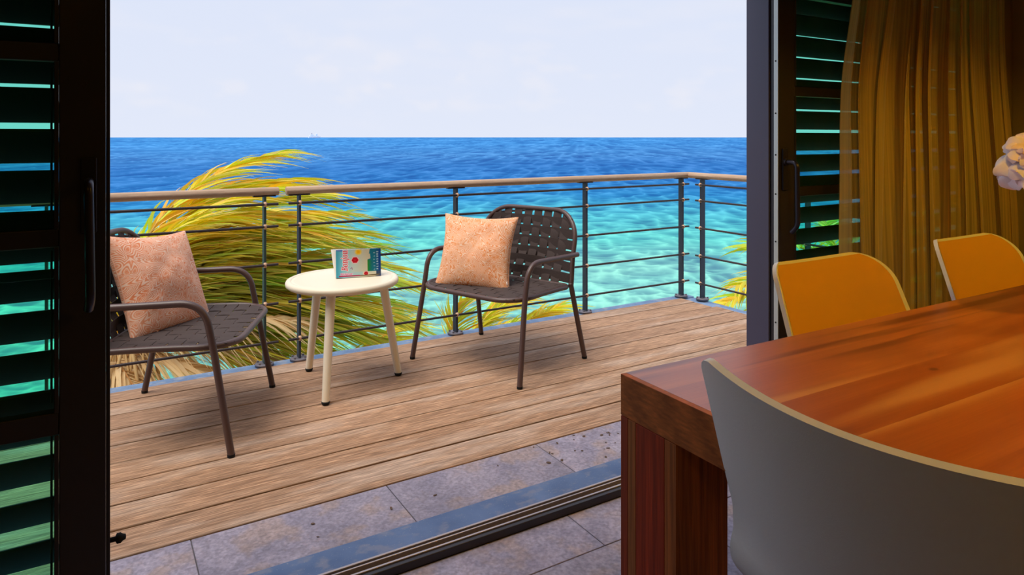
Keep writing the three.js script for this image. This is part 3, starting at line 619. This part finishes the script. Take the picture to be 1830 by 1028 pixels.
// ---------------------------------------------------------------- golden sheer curtain on its rod
{
  const x0 = 2.64, x1 = 4.08, yT = 2.5, folds = 11;
  const edge = (y) => 0.018 * Math.sin((y - 0.2) * 4.2) - 0.03 * smooth(1.25, 0.7, y) + 0.05 * smooth(1.45, 2.0, y);
  const right = (y) => 0.16 * smooth(1.9, 0.6, y);
  const f = (a, b) => {
    const y = lerp(0.015, yT, b), w = a + 0.012 * Math.sin(a * 19 + y * 1.1), gather = 1 - 0.06 * smooth(1.2, 2.5, y);
    const ph = a * folds * Math.PI * 2 + 0.9 * Math.sin(a * 11 + y * 0.7) + 0.5 * Math.sin(a * 5 - y * 0.9), depth = 0.026 + 0.016 * Math.sin(a * 23 + 1) + 0.008 * Math.sin(y * 2 + a * 9);
    const xx = x0 + edge(y) * (1 - a) + (x1 - x0) * ((w - 0.5) * gather + 0.5) + right(y) * a * a + 0.022 * Math.sin(ph * 2 + 1) * Math.min(1, a * 12);
    return [xx, y, -1.745 + depth * Math.sin(ph)];
  };
  const tex = colorTex(1024, 256, (u, v) => { const s = fbm(u * 260, v * 3, 101, 3, 260, 3), b = fbm(u * 60, v * 2, 103, 3, 60, 2), k = 0.72 + 0.34 * s + 0.2 * b; return [206 * k, 172 * k, 88 * k]; });
  const veil = grayTex(128, 4, (u) => lerp(0.62, 0.97, smooth(0.04, 0.2, u)));
  veil.repeat.set(1 / 3, 1);
  const t = thing('curtain', 'sheer golden brown curtain hanging in folds before the right louvred door', 'curtain');
  part('drape', grid(420, 60, f, (a, b) => [a * 3, b]), phys({ map: tex, roughness: 0.95, transmission: 0.35, thickness: 0, transparent: true, alphaMap: veil, side: THREE.DoubleSide }), t);
  const r = thing('curtain_rod', 'dark metal rod carrying the golden curtain', 'curtain rod');
  part('pole', rod([2.4, 2.54, -1.745], [4.36, 2.54, -1.745], 0.013, 14), handleMat, r);
  for (const x of [2.5, 3.4, 4.3]) part('bracket', box(x - 0.008, 2.532, -1.859, x + 0.008, 2.548, -1.745, 0.002), handleMat, r);
  for (let i = 0; i < 15; i++) { const g = new THREE.TorusGeometry(0.021, 0.003, 6, 18); g.rotateY(Math.PI / 2); g.translate(2.72 + i * 0.098, 2.526, -1.745); part('ring', g, handleMat, t); }
}

// ---------------------------------------------------------------- peony in a vase on the dining table
{
  const vx = 2.37, vz = -0.80, vt = 0.751;
  const v = thing('vase', 'tall white ceramic vase at the far right of the table', 'vase', [vx, vt, vz]);
  const prof = [[0.0001, 0], [0.05, 0], [0.062, 0.01], [0.07, 0.06], [0.066, 0.13], [0.045, 0.2], [0.034, 0.235], [0.038, 0.25], [0.035, 0.25], [0.030, 0.233], [0.041, 0.2], [0.06, 0.13], [0.062, 0.03], [0.0001, 0.015]];
  part('body', new THREE.LatheGeometry(prof.map((p) => new THREE.Vector2(...p)), 40), phys({ color: rgb(236, 232, 226), roughness: 0.25, clearcoat: 0.6 }), v);
  const fl = thing('peony', 'large white peony blossom with a blush centre in front of the curtain', 'flower', [vx, vt, vz]);
  const rnd = mulberry(77), cy = 0.462, C = V(-0.16, cy, -0.055);
  part('stem', tube([[0.0, 0.03, 0], [-0.012, 0.2, -0.004], [-0.05, 0.34, -0.018], [-0.15, cy - 0.025, -0.052]], 0.0035, 24, 8), std({ color: rgb(84, 120, 52), roughness: 0.7 }), fl);
  const petalGeo = (w, l, cup, ruffle, seed) => grid(14, 14, (a, b) => {
    const u = (a - 0.5) * 2, hw = w * Math.sqrt(Math.max(0, 1 - Math.pow((b - 0.58) / (b < 0.58 ? 0.62 : 0.46), 2))) , x = u * hw;
    const ang = b * cup, lobes = 0.05 * l * b * b * Math.cos(u * 4.2 + seed), y = l * (Math.sin(ang) / cup) - 0.12 * l * u * u * b + lobes, z = l * ((1 - Math.cos(ang)) / cup);
    return [x, y, z + 0.42 * u * u * hw * (1 - 0.4 * b) + ruffle * b * b * Math.sin(u * 5 + seed)];
  });
  const rim = [0.92, 0.86, 0.93], blush = [0.92, 0.66, 0.52];
  const petalMat = (t) => phys({ color: new THREE.Color(...mix3(rim, blush, t)), roughness: 0.75, transmission: 0.3, thickness: 0, sheen: 0.2, sheenColor: new THREE.Color(1, 1, 1), side: THREE.DoubleSide });
  const rings = [[8, 0.056, 0.104, 1.5, 0.9, 0], [9, 0.054, 0.10, 1.2, 1.1, 0.05], [8, 0.050, 0.092, 0.9, 1.25, 0.15], [8, 0.042, 0.08, 0.6, 1.35, 0.4], [7, 0.032, 0.065, 0.3, 1.4, 0.75]];
  rings.forEach(([n, w, l, open, cup, t], k) => {
    const m = petalMat(t);
    for (let i = 0; i < n; i++) {
      const g = petalGeo(w * (0.9 + rnd() * 0.25), l * (0.9 + rnd() * 0.2), cup, 0.006 + rnd() * 0.004, rnd() * 6);
      g.rotateX(open + (rnd() - 0.5) * 0.3); g.rotateZ((rnd() - 0.5) * 0.2); g.rotateY((i + 0.5 * (k % 2)) / n * Math.PI * 2 + (rnd() - 0.5) * 0.2); g.scale(1, 1, 1);
      g.rotateZ(0.55); g.rotateX(0.15);            // the head nods towards the open door
      g.scale(1.15, 1.15, 1.15); g.translate(C.x, C.y + 0.002 * k, C.z); part('petal', g, m, fl);
    }
  });
  for (const [a, y, s] of [[0.4, 0.29, 1], [2.7, 0.33, 0.85], [4.5, 0.27, 0.9]]) {
    const g = grid(6, 12, (p, q) => { const w = 0.028 * Math.sin(Math.PI * Math.pow(q, 0.8)) * s; return [(p - 0.5) * 2 * w, q * 0.13 * s * 0.6, q * 0.13 * s * 0.8 - 0.05 * q * q + Math.abs(p - 0.5) * w]; });
    g.rotateY(a); g.translate(0.004, y, 0); part('leaf', g, phys({ color: rgb(70, 108, 48), roughness: 0.6, transmission: 0.3, thickness: 0, side: THREE.DoubleSide }), fl);
  }
}

// ---------------------------------------------------------------- pendant lamp over the table (above the frame): the room's warm light
{
  const warm = new THREE.Color(1, 0.62, 0.05);
  const spots = [['brass dome pendant lamp hanging over the middle of the dining table', 1.75, -0.40, 2.05], ['brass dome pendant lamp hanging nearer the right wall', 3.4, -0.45, 2.05]];
  const lamps = [];
  for (const [label, x, z, y] of spots) {
    const t = thing('pendant_lamp', label, 'lamp', [x, y, z], 0, 'pendant lamps above the dining table');
    part('cord', rod([0, 0.2, 0], [0, 2.72 - y, 0], 0.003, 6), rubberMat, t);
    part('canopy', new THREE.CylinderGeometry(0.05, 0.055, 0.03, 24).translate(0, 2.735 - y, 0), handleMat, t);
    const prof = [[0.012, 0.2], [0.03, 0.195], [0.045, 0.16], [0.10, 0.12], [0.16, 0.04], [0.18, -0.02], [0.177, -0.02], [0.157, 0.037], [0.097, 0.115], [0.04, 0.15], [0.012, 0.185]];
    part('lamp_shade', new THREE.LatheGeometry(prof.map((p) => new THREE.Vector2(...p)), 48), std({ color: rgb(190, 150, 90), roughness: 0.35, metalness: 0.7, side: THREE.DoubleSide }), t);
    const bulb = new THREE.SphereGeometry(0.035, 20, 14); bulb.translate(0, 0.06, 0);
    part('bulb', bulb, std({ color: new THREE.Color(1, 0.9, 0.7), emissive: warm.clone(), emissiveIntensity: 2.5 }), t);
    const l = new THREE.PointLight(warm.clone(), 2.1); l.position.set(0, 0.06, 0); l.castShadow = true; l.shadow.radius = 2; t.add(l);
  }
}

// ---------------------------------------------------------------- unseen fill lamp added behind the camera to warm table leg and chair
{
  const warm = new THREE.Color(1, 0.5, 0.04), t = thing('fill_light', 'unseen round fill lamp added in the ceiling to warm the table leg', 'lamp', [-0.7, 2.75, 0.7]);
  part('rim', new THREE.LatheGeometry([[0.04, -0.001], [0.055, -0.001], [0.056, -0.008], [0.04, -0.01], [0.04, -0.001]].map((p) => new THREE.Vector2(...p)), 28), whiteMetal, t);
  part('lens', new THREE.CylinderGeometry(0.04, 0.04, 0.004, 24).translate(0, -0.003, 0), std({ color: new THREE.Color(1, 0.9, 0.7), emissive: warm.clone(), emissiveIntensity: 1.5 }), t);
  const l = new THREE.SpotLight(warm.clone(), 0.9, 0, 1.25, 0.6); l.position.set(0, -0.02, 0); l.target.position.set(0.6, -2.7, -0.7); l.castShadow = true; l.shadow.radius = 2; t.add(l, l.target);
}

// ---------------------------------------------------------------- coconut palms
const leafMat = phys({ vertexColors: true, roughness: 0.75, transmission: 0.5, thickness: 0, side: THREE.DoubleSide });
const ribMat = std({ color: rgb(190, 150, 62), roughness: 0.7 });
const deadMat = std({ color: rgb(170, 120, 66), roughness: 0.9 });
function frond(parent, base, ctrl, tip, o) {       // curved rib with narrow drooping leaflets on both sides
  const rnd = mulberry(o.seed), cv = new THREE.QuadraticBezierCurve3(V(...base), V(...ctrl), V(...tip)), L = cv.getLength();
  const pos = [], col = [], idx = [], wind = V(...(o.wind ?? [0.9, -0.1, 0.1])), up = V(0, 1, 0);
  const ribs = []; for (let i = 0; i <= 16; i++) ribs.push(cv.getPoint(i / 16));
  const rib = new THREE.TubeGeometry(new THREE.CatmullRomCurve3(ribs), 20, 0.011, 5, false);
  { const p = rib.attributes.position, c = V(0, 0, 0); for (let i = 0; i < p.count; i++) { const t = Math.floor(i / 6) / 20; cv.getPoint(t, c); const k = lerp(1.5, 0.25, t); p.setXYZ(i, c.x + (p.getX(i) - c.x) * k, c.y + (p.getY(i) - c.y) * k, c.z + (p.getZ(i) - c.z) * k); } }
  const r = part('frond', rib, o.dead ? deadMat : ribMat, parent);
  const N = o.n ?? 74, green = o.green ?? 0.4;
  for (let k = 0; k < N; k++) for (const s of [1, -1]) {
    const t = 0.1 + 0.895 * (k + rnd() * 0.7) / N, p = cv.getPoint(t), tan = cv.getTangent(t), sideV = tan.clone().cross(up).normalize().multiplyScalar(s), lift = sideV.clone().cross(tan).multiplyScalar(s);
    const len = (o.len ?? 0.62) * (0.35 + 0.65 * Math.sin(Math.PI * clamp(0.16 + t * 0.72, 0, 1))) * (0.8 + rnd() * 0.35), w = 0.0155 * (0.7 + rnd() * 0.6) * (o.wide ?? 1);
    const dir = tan.clone().multiplyScalar(0.9 + rnd() * 0.3).addScaledVector(sideV, 0.75).addScaledVector(lift, 0.25 + (rnd() - 0.5) * 0.4).addScaledVector(wind, 0.15 + rnd() * 0.3).normalize();
    const g = green + (rnd() - 0.5) * 0.7, deadTip = rnd() < 0.35 ? 1 : 0.35;
    const young = mix3([1.0, 0.80, 0.01], [0.26, 0.50, 0.012], clamp(g, 0, 1)).map((c) => Math.min(1, c * (0.6 + 0.6 * rnd()))), c0 = o.dead ? mix3([0.60, 0.36, 0.12], [0.80, 0.60, 0.30], rnd()) : young, c1 = o.dead ? c0 : mix3(young, [0.82, 0.52, 0.14], deadTip * 0.42);
    const start = pos.length / 3, segs = 5, twist = (rnd() - 0.5) * 2.6, droop = (o.droop ?? 0.4) * (0.7 + rnd() * 0.6), face = dir.clone().cross(up).normalize();
    if (!isFinite(face.x)) face.set(1, 0, 0);
    for (let j = 0; j <= segs; j++) {
      const q = j / segs, c = p.clone().addScaledVector(dir, len * q).addScaledVector(wind, 0.22 * len * q * q); c.y -= droop * len * q * q * 0.75;
      const ww = w * (q < 0.15 ? 0.55 + 3 * q : 1.04 - 0.98 * (q - 0.15) / 0.85), cc = mix3(c0, c1, q * q);
      const tw = face.clone().multiplyScalar(Math.cos(twist)).addScaledVector(up, Math.sin(twist)).normalize();
      pos.push(c.x + tw.x * ww, c.y + tw.y * ww, c.z + tw.z * ww, c.x - tw.x * ww, c.y - tw.y * ww, c.z - tw.z * ww);
      col.push(...cc, ...cc);
      if (j < segs) { const a = start + j * 2; idx.push(a, a + 1, a + 3, a, a + 3, a + 2); }
    }
  }
  const g = new THREE.BufferGeometry(); g.setAttribute('position', new THREE.Float32BufferAttribute(pos, 3)); g.setAttribute('color', new THREE.Float32BufferAttribute(col, 3)); g.setIndex(idx); g.computeVertexNormals();
  const lm = part('leaflets', g, leafMat, r); lm.userData.kind = 'stuff';
}
function trunk(parent, top, foot, r) {
  const pts = []; for (let i = 0; i <= 8; i++) { const t = i / 8; pts.push(V(lerp(foot[0], top[0], t) + 0.3 * Math.sin(t * 3.1), lerp(foot[1], top[1], t), lerp(foot[2], top[2], t))); }
  const cv = new THREE.CatmullRomCurve3(pts), g = new THREE.TubeGeometry(cv, 90, r, 14), p = g.attributes.position, c = V(0, 0, 0);
  for (let i = 0; i < p.count; i++) { const ring = Math.floor(i / 15), t = ring / 90; cv.getPointAt(t, c); const k = (ring % 3 === 0 ? 1.08 : 0.98) * lerp(1.35, 1, t); p.setXYZ(i, c.x + (p.getX(i) - c.x) * k, c.y + (p.getY(i) - c.y) * k, c.z + (p.getZ(i) - c.z) * k); }
  g.computeVertexNormals(); part('trunk', g, std({ color: rgb(132, 112, 88), roughness: 0.95 }), parent);
}
{
  const p1 = thing('palm_tree', 'large windblown yellow green coconut palm behind the left chair and side table', 'palm tree');
  const C = [0.14, -0.33, -5.75];
  trunk(p1, [0.05 - 0.3 * Math.sin(3.1), -0.5, -5.75], [-0.6, -8.3, -6.6], 0.16);
  const F = [], fr = mulberry(41);   // control offset, tip offset, greenness, leaflet length
  const fan = [[1.2, 1.36, 0.05, 1.25, 0], [0.95, 1.2, 0.1, 1.12, 0.02], [1.4, 1.22, 0.25, 1.2, 0.08], [1.6, 1.02, 0.4, 1.1, 0.25], [1.75, 0.88, 0.5, 1.0, 0.4], [1.9, 0.68, 0.6, 0.92, 0.5], [2.15, 0.5, 0.8, 0.85, 0.5], [2.3, 0.3, 0.9, 0.75, 0.5], [2.4, 0.1, 1.0, 0.65, 0.45], [2.3, -0.1, 1.0, 0.55, 0.5], [1.95, -0.25, 0.9, 0.45, 0.4], [1.45, -0.3, 0.6, 0.4, 0.35]];
  fan.forEach(([tx, ty, cx, cy, g]) => { for (const [dep, k] of [[0.5, 0.86], [0.2, 0.66], [-0.4, 1.04]]) {
    const j = () => (fr() - 0.5) * 0.16, dry = fr();
    F.push([[cx * k + j(), cy * k + j() * 0.6, dep * 0.5], [tx * k + j(), ty * k + j(), dep + j() * 2], clamp(g + (dry < 0.3 ? -0.3 : 0) + j(), 0, 1), 0.56]);
  } });
  F.forEach(([c, t, g, len], i) => frond(p1, C, [C[0] + c[0], C[1] + c[1], C[2] + c[2]], [C[0] + t[0], C[1] + t[1], C[2] + t[2]], { seed: 200 + i, green: g, len, n: 66 }));
  [[[0.3, 0.2, 0.5], [0.9, -0.35, 0.75]], [[0.45, 0.3, 0.4], [1.3, -0.2, 0.5]], [[-0.05, 0.1, 0.4], [0.35, -0.5, 0.6]], [[0.2, 0.45, 0.4], [1.15, 0.25, 0.65]]].forEach(([c, t], i) => frond(p1, C, [C[0] + c[0], C[1] + c[1], C[2] + c[2]], [C[0] + t[0], C[1] + t[1], C[2] + t[2]], { seed: 300 + i, dead: true, n: 50, len: 0.45, droop: 1 }));
  // dry fibres hanging from the crown
  const rnd = mulberry(9), straw = [];
  for (let i = 0; i < 60; i++) { const x = C[0] + (rnd() - 0.45) * 0.4, z = C[2] + (rnd() - 0.3) * 0.4, dx = (rnd() - 0.6) * 0.5; straw.push(tube([[x, C[1] + 0.3 * rnd(), z], [x + dx * 0.4, C[1] - 0.25, z + 0.1], [x + dx, C[1] - 0.55 - rnd() * 0.4, z + 0.15]], 0.006 + rnd() * 0.008, 6, 4)); }
  const st = part('dry_fibres', merge(straw), std({ color: rgb(206, 168, 110), roughness: 0.9 }), p1); st.userData.kind = 'stuff';

  const small = (label, C2, list, seed) => {
    const p = thing('palm_tree', label, 'palm tree'); trunk(p, [C2[0] - 0.3 * Math.sin(3.1), C2[1] - 0.1, C2[2]], [C2[0] - 0.3, -8.3, C2[2] - 0.6], 0.14);
    list.forEach(([c, t, g], i) => frond(p, C2, [C2[0] + c[0], C2[1] + c[1], C2[2] + c[2]], [C2[0] + t[0], C2[1] + t[1], C2[2] + t[2]], { seed: seed + i, green: g, n: 60, len: 0.5 }));
  };
  small('yellow palm tips rising just below the deck edge behind the right chair', [3.15, -1.25, -6.1], [[[0.0, 0.8, 0], [0.75, 0.98, 0.1], 0.05], [[-0.1, 0.75, 0.1], [0.45, 0.92, 0.3], 0.1], [[-0.3, 0.7, 0], [-0.1, 0.95, 0.2], 0.15], [[0.3, 0.6, 0.1], [1.1, 0.72, 0.1], 0.1], [[0.2, 0.5, -0.2], [0.9, 0.5, -0.3], 0.3], [[-0.4, 0.5, 0], [-0.9, 0.35, 0], 0.3]], 400);
  small('low yellow palm tips below the deck edge right of the side table', [1.55, -1.35, -5.7], [[[0.1, 0.75, 0], [0.75, 0.98, 0.1], 0.08], [[-0.1, 0.6, 0.1], [0.25, 0.82, 0.2], 0.12], [[0.3, 0.5, 0], [1.0, 0.72, 0.0], 0.12], [[-0.3, 0.5, 0], [-0.5, 0.6, 0.2], 0.2], [[0.2, 0.4, -0.3], [0.8, 0.3, -0.5], 0.3]], 450);
  small('green and yellow palm crown at the right beyond the side railing', [6.75, -0.55, -4.15], [[[-0.6, 0.95, -0.1], [-1.45, 0.75, -0.28], 0.3], [[-0.8, 0.75, -0.1], [-1.55, 0.4, -0.33], 0.1], [[-0.8, 0.6, -0.2], [-1.7, 0.2, -0.42], 0.05], [[-0.7, 0.5, -0.1], [-1.45, 0.1, -0.3], 0.1], [[0.1, 0.8, 0.1], [0.6, 1.0, 0.3], 0.4], [[0.4, 0.7, 0.3], [1.2, 0.8, 0.5], 0.45], [[0.3, 0.5, 0.5], [1.1, 0.3, 0.9], 0.5], [[-0.1, 0.6, 0.5], [-0.2, 0.5, 1.1], 0.4], [[0.2, 0.7, -0.5], [0.8, 0.8, -1.0], 0.5], [[-0.3, 0.3, -0.4], [-0.9, -0.3, -0.7], 0.15]], 500);
}

// ---------------------------------------------------------------- shore, sea and a distant ship
{
  const beach = grid(60, 24, (a, b) => { const x = lerp(-40, 40, a), z = lerp(2, -19, b); return [x, lerp(-8.0, -9.25, b) + 0.5 * (fbm(x * 0.3 + 50, z * 0.3 + 50, 121, 4) - 0.5), z]; });
  const m = mesh('beach', beach, std({ color: rgb(206, 190, 150), roughness: 1 }), scene); m.userData.kind = 'structure';
  // polar grid round the house, rings spaced as seen from a terrace 10 m up
  const rings = 640, spokes = 1120, drop = 10.27, SEA = EYE - drop, pos = new Float32Array((rings + 1) * (spokes + 1) * 3), col = new Float32Array(pos.length), idx = new Uint32Array(rings * spokes * 6);
  // wave trains: width, depth, and the distances between which each train shows
  const waves = [[0.55, 0.5, 3, 70], [1.1, 1.0, 3, 110], [2.1, 2.2, 10, 190], [2.6, 5, 45, 330], [4, 14, 90, 700], [7, 42, 190, 1700], [15, 150, 420, 5000], [40, 700, 1100, 14000], [120, 3000, 3500, 60000]].map(([u, v, a, b]) => [u, v, Math.log(a), Math.log(b)]);
  const stops = [[0, [0.07, 0.26, 0.22]], [28, [0.08, 0.285, 0.26]], [40, [0.12, 0.315, 0.31]], [50, [0.12, 0.33, 0.335]], [62, [0.065, 0.31, 0.33]], [80, [0.045, 0.265, 0.35]], [110, [0.018, 0.145, 0.34]], [150, [0.018, 0.11, 0.32]], [230, [0.02, 0.105, 0.315]], [360, [0.035, 0.14, 0.36]], [1000, [0.032, 0.155, 0.40]], [40000, [0.042, 0.17, 0.41]]];
  const ramp = (r) => { for (let i = 1; i < stops.length; i++) if (r < stops[i][0]) { const [a, ca] = stops[i - 1], [b, cb] = stops[i]; return mix3(ca, cb, clamp((Math.log(r + 1) - Math.log(a + 1)) / (Math.log(b + 1) - Math.log(a + 1)), 0, 1)); } return stops[stops.length - 1][1]; };
  let o = 0;
  for (let j = 0; j <= rings; j++) {
    const s = j / rings, px = 0.55 + 900 * Math.pow(1 - s, 1.55), r = drop * 1230 / px, pn = 0.55 + 900 * Math.pow(Math.max(0, 1 - s - 1 / rings), 1.55), cell = Math.max(drop * 1230 / pn - r, 0.02);
    for (let i = 0; i <= spokes; i++, o += 3) {
      const az = i < 120 ? lerp(-1.75, -0.16, i / 120) : i < 1040 ? lerp(-0.16, 1.24, (i - 120) / 920) : lerp(1.24, 2.0, (i - 1040) / 80), x = Math.sin(az) * r, z = -Math.cos(az) * r;
      let h = 0, n = 0; const lr = Math.log(r);
      for (let k = 0; k < waves.length; k++) {
        const [Lu, Lv, a, b] = waves[k]; if (lr < a || lr > b) continue;
        const win = smooth(a, a + 0.7, lr) * (1 - smooth(b - 0.8, b, lr));
        const u = (x * 0.80 + z * 0.60) / Lu, v = (-x * 0.60 + z * 0.80) / Lv, w = 1 - 2 * Math.abs(vnoise(u + 400 + k * 31, v + 400 + k * 17, 131 + k) - 0.5), e = w * w - 0.42;
        h += e * win * Math.min(0.075 * Lu, 0.9); n += e * win;
      }
      pos[o] = x; pos[o + 1] = SEA + h; pos[o + 2] = z;
      const far = Math.max(1, r / 60), patch = fbm(x / (22 * far) + 90, z / (9 * far) + 90, 151, 3) - 0.5, rr = r * (1 + 0.35 * patch);
      const c = ramp(rr), k2 = clamp(1.24 + 0.72 * n + 0.25 * patch, 0.55, 1.9);  // wave shading painted into the vertex colour: crests lighter, troughs darker
      col[o] = c[0] * k2 + 0.02 * Math.max(0, n); col[o + 1] = c[1] * k2; col[o + 2] = c[2] * (1 + 0.6 * (k2 - 1));
    }
  }
  let q = 0; for (let j = 0; j < rings; j++) for (let i = 0; i < spokes; i++) { const a = j * (spokes + 1) + i, b = a + 1, c = a + spokes + 1, d = c + 1; idx[q++] = a; idx[q++] = c; idx[q++] = d; idx[q++] = a; idx[q++] = d; idx[q++] = b; }
  const g = new THREE.BufferGeometry(); g.setAttribute('position', new THREE.BufferAttribute(pos, 3)); g.setAttribute('color', new THREE.BufferAttribute(col, 3)); g.setIndex(new THREE.BufferAttribute(idx, 1)); g.computeVertexNormals();
  const seaMat = phys({ vertexColors: true, roughness: 0.35, specularIntensity: 0, specularColor: new THREE.Color(0.35, 0.7, 1), ior: 1.33 });
  const sea = mesh('sea', g, seaMat, scene); sea.userData.kind = 'structure'; sea.userData.label = 'rippled turquoise sea turning deep blue towards the horizon';
  sea.castShadow = false;

  const ship = thing('cruise_ship', 'tiny pale ship on the horizon, left of the middle', 'ship', [2440, SEA, -9000], 0.1);
  const hullShape = new THREE.Shape(); hullShape.moveTo(-75, 0); hullShape.lineTo(66, 0); hullShape.lineTo(80, 15); hullShape.lineTo(-72, 15); hullShape.lineTo(-75, 0);
  const hull = new THREE.ExtrudeGeometry(hullShape, { depth: 22, bevelEnabled: true, bevelThickness: 3, bevelSize: 2, bevelSegments: 2 }); hull.translate(0, 0, -11);
  part('hull', hull, std({ color: rgb(226, 228, 240), roughness: 0.7 }), ship);
  const sup = std({ color: rgb(255, 255, 255), roughness: 0.6 });
  part('superstructure', box(-62, 16, -10, 52, 30, 10, 1), sup, ship); part('upper_deck', box(-56, 30, -9, -12, 44, 9, 1), sup, ship); part('bridge', box(14, 30, -9, 42, 52, 9, 1), sup, ship);
  part('funnel', rod([-30, 44, 0], [-34, 62, 0], 6, 12, 5), std({ color: rgb(190, 188, 200), roughness: 0.6 }), ship); part('mast', rod([28, 52, 0], [28, 70, 0], 1, 6), sup, ship);
}

renderer.render(scene, camera);
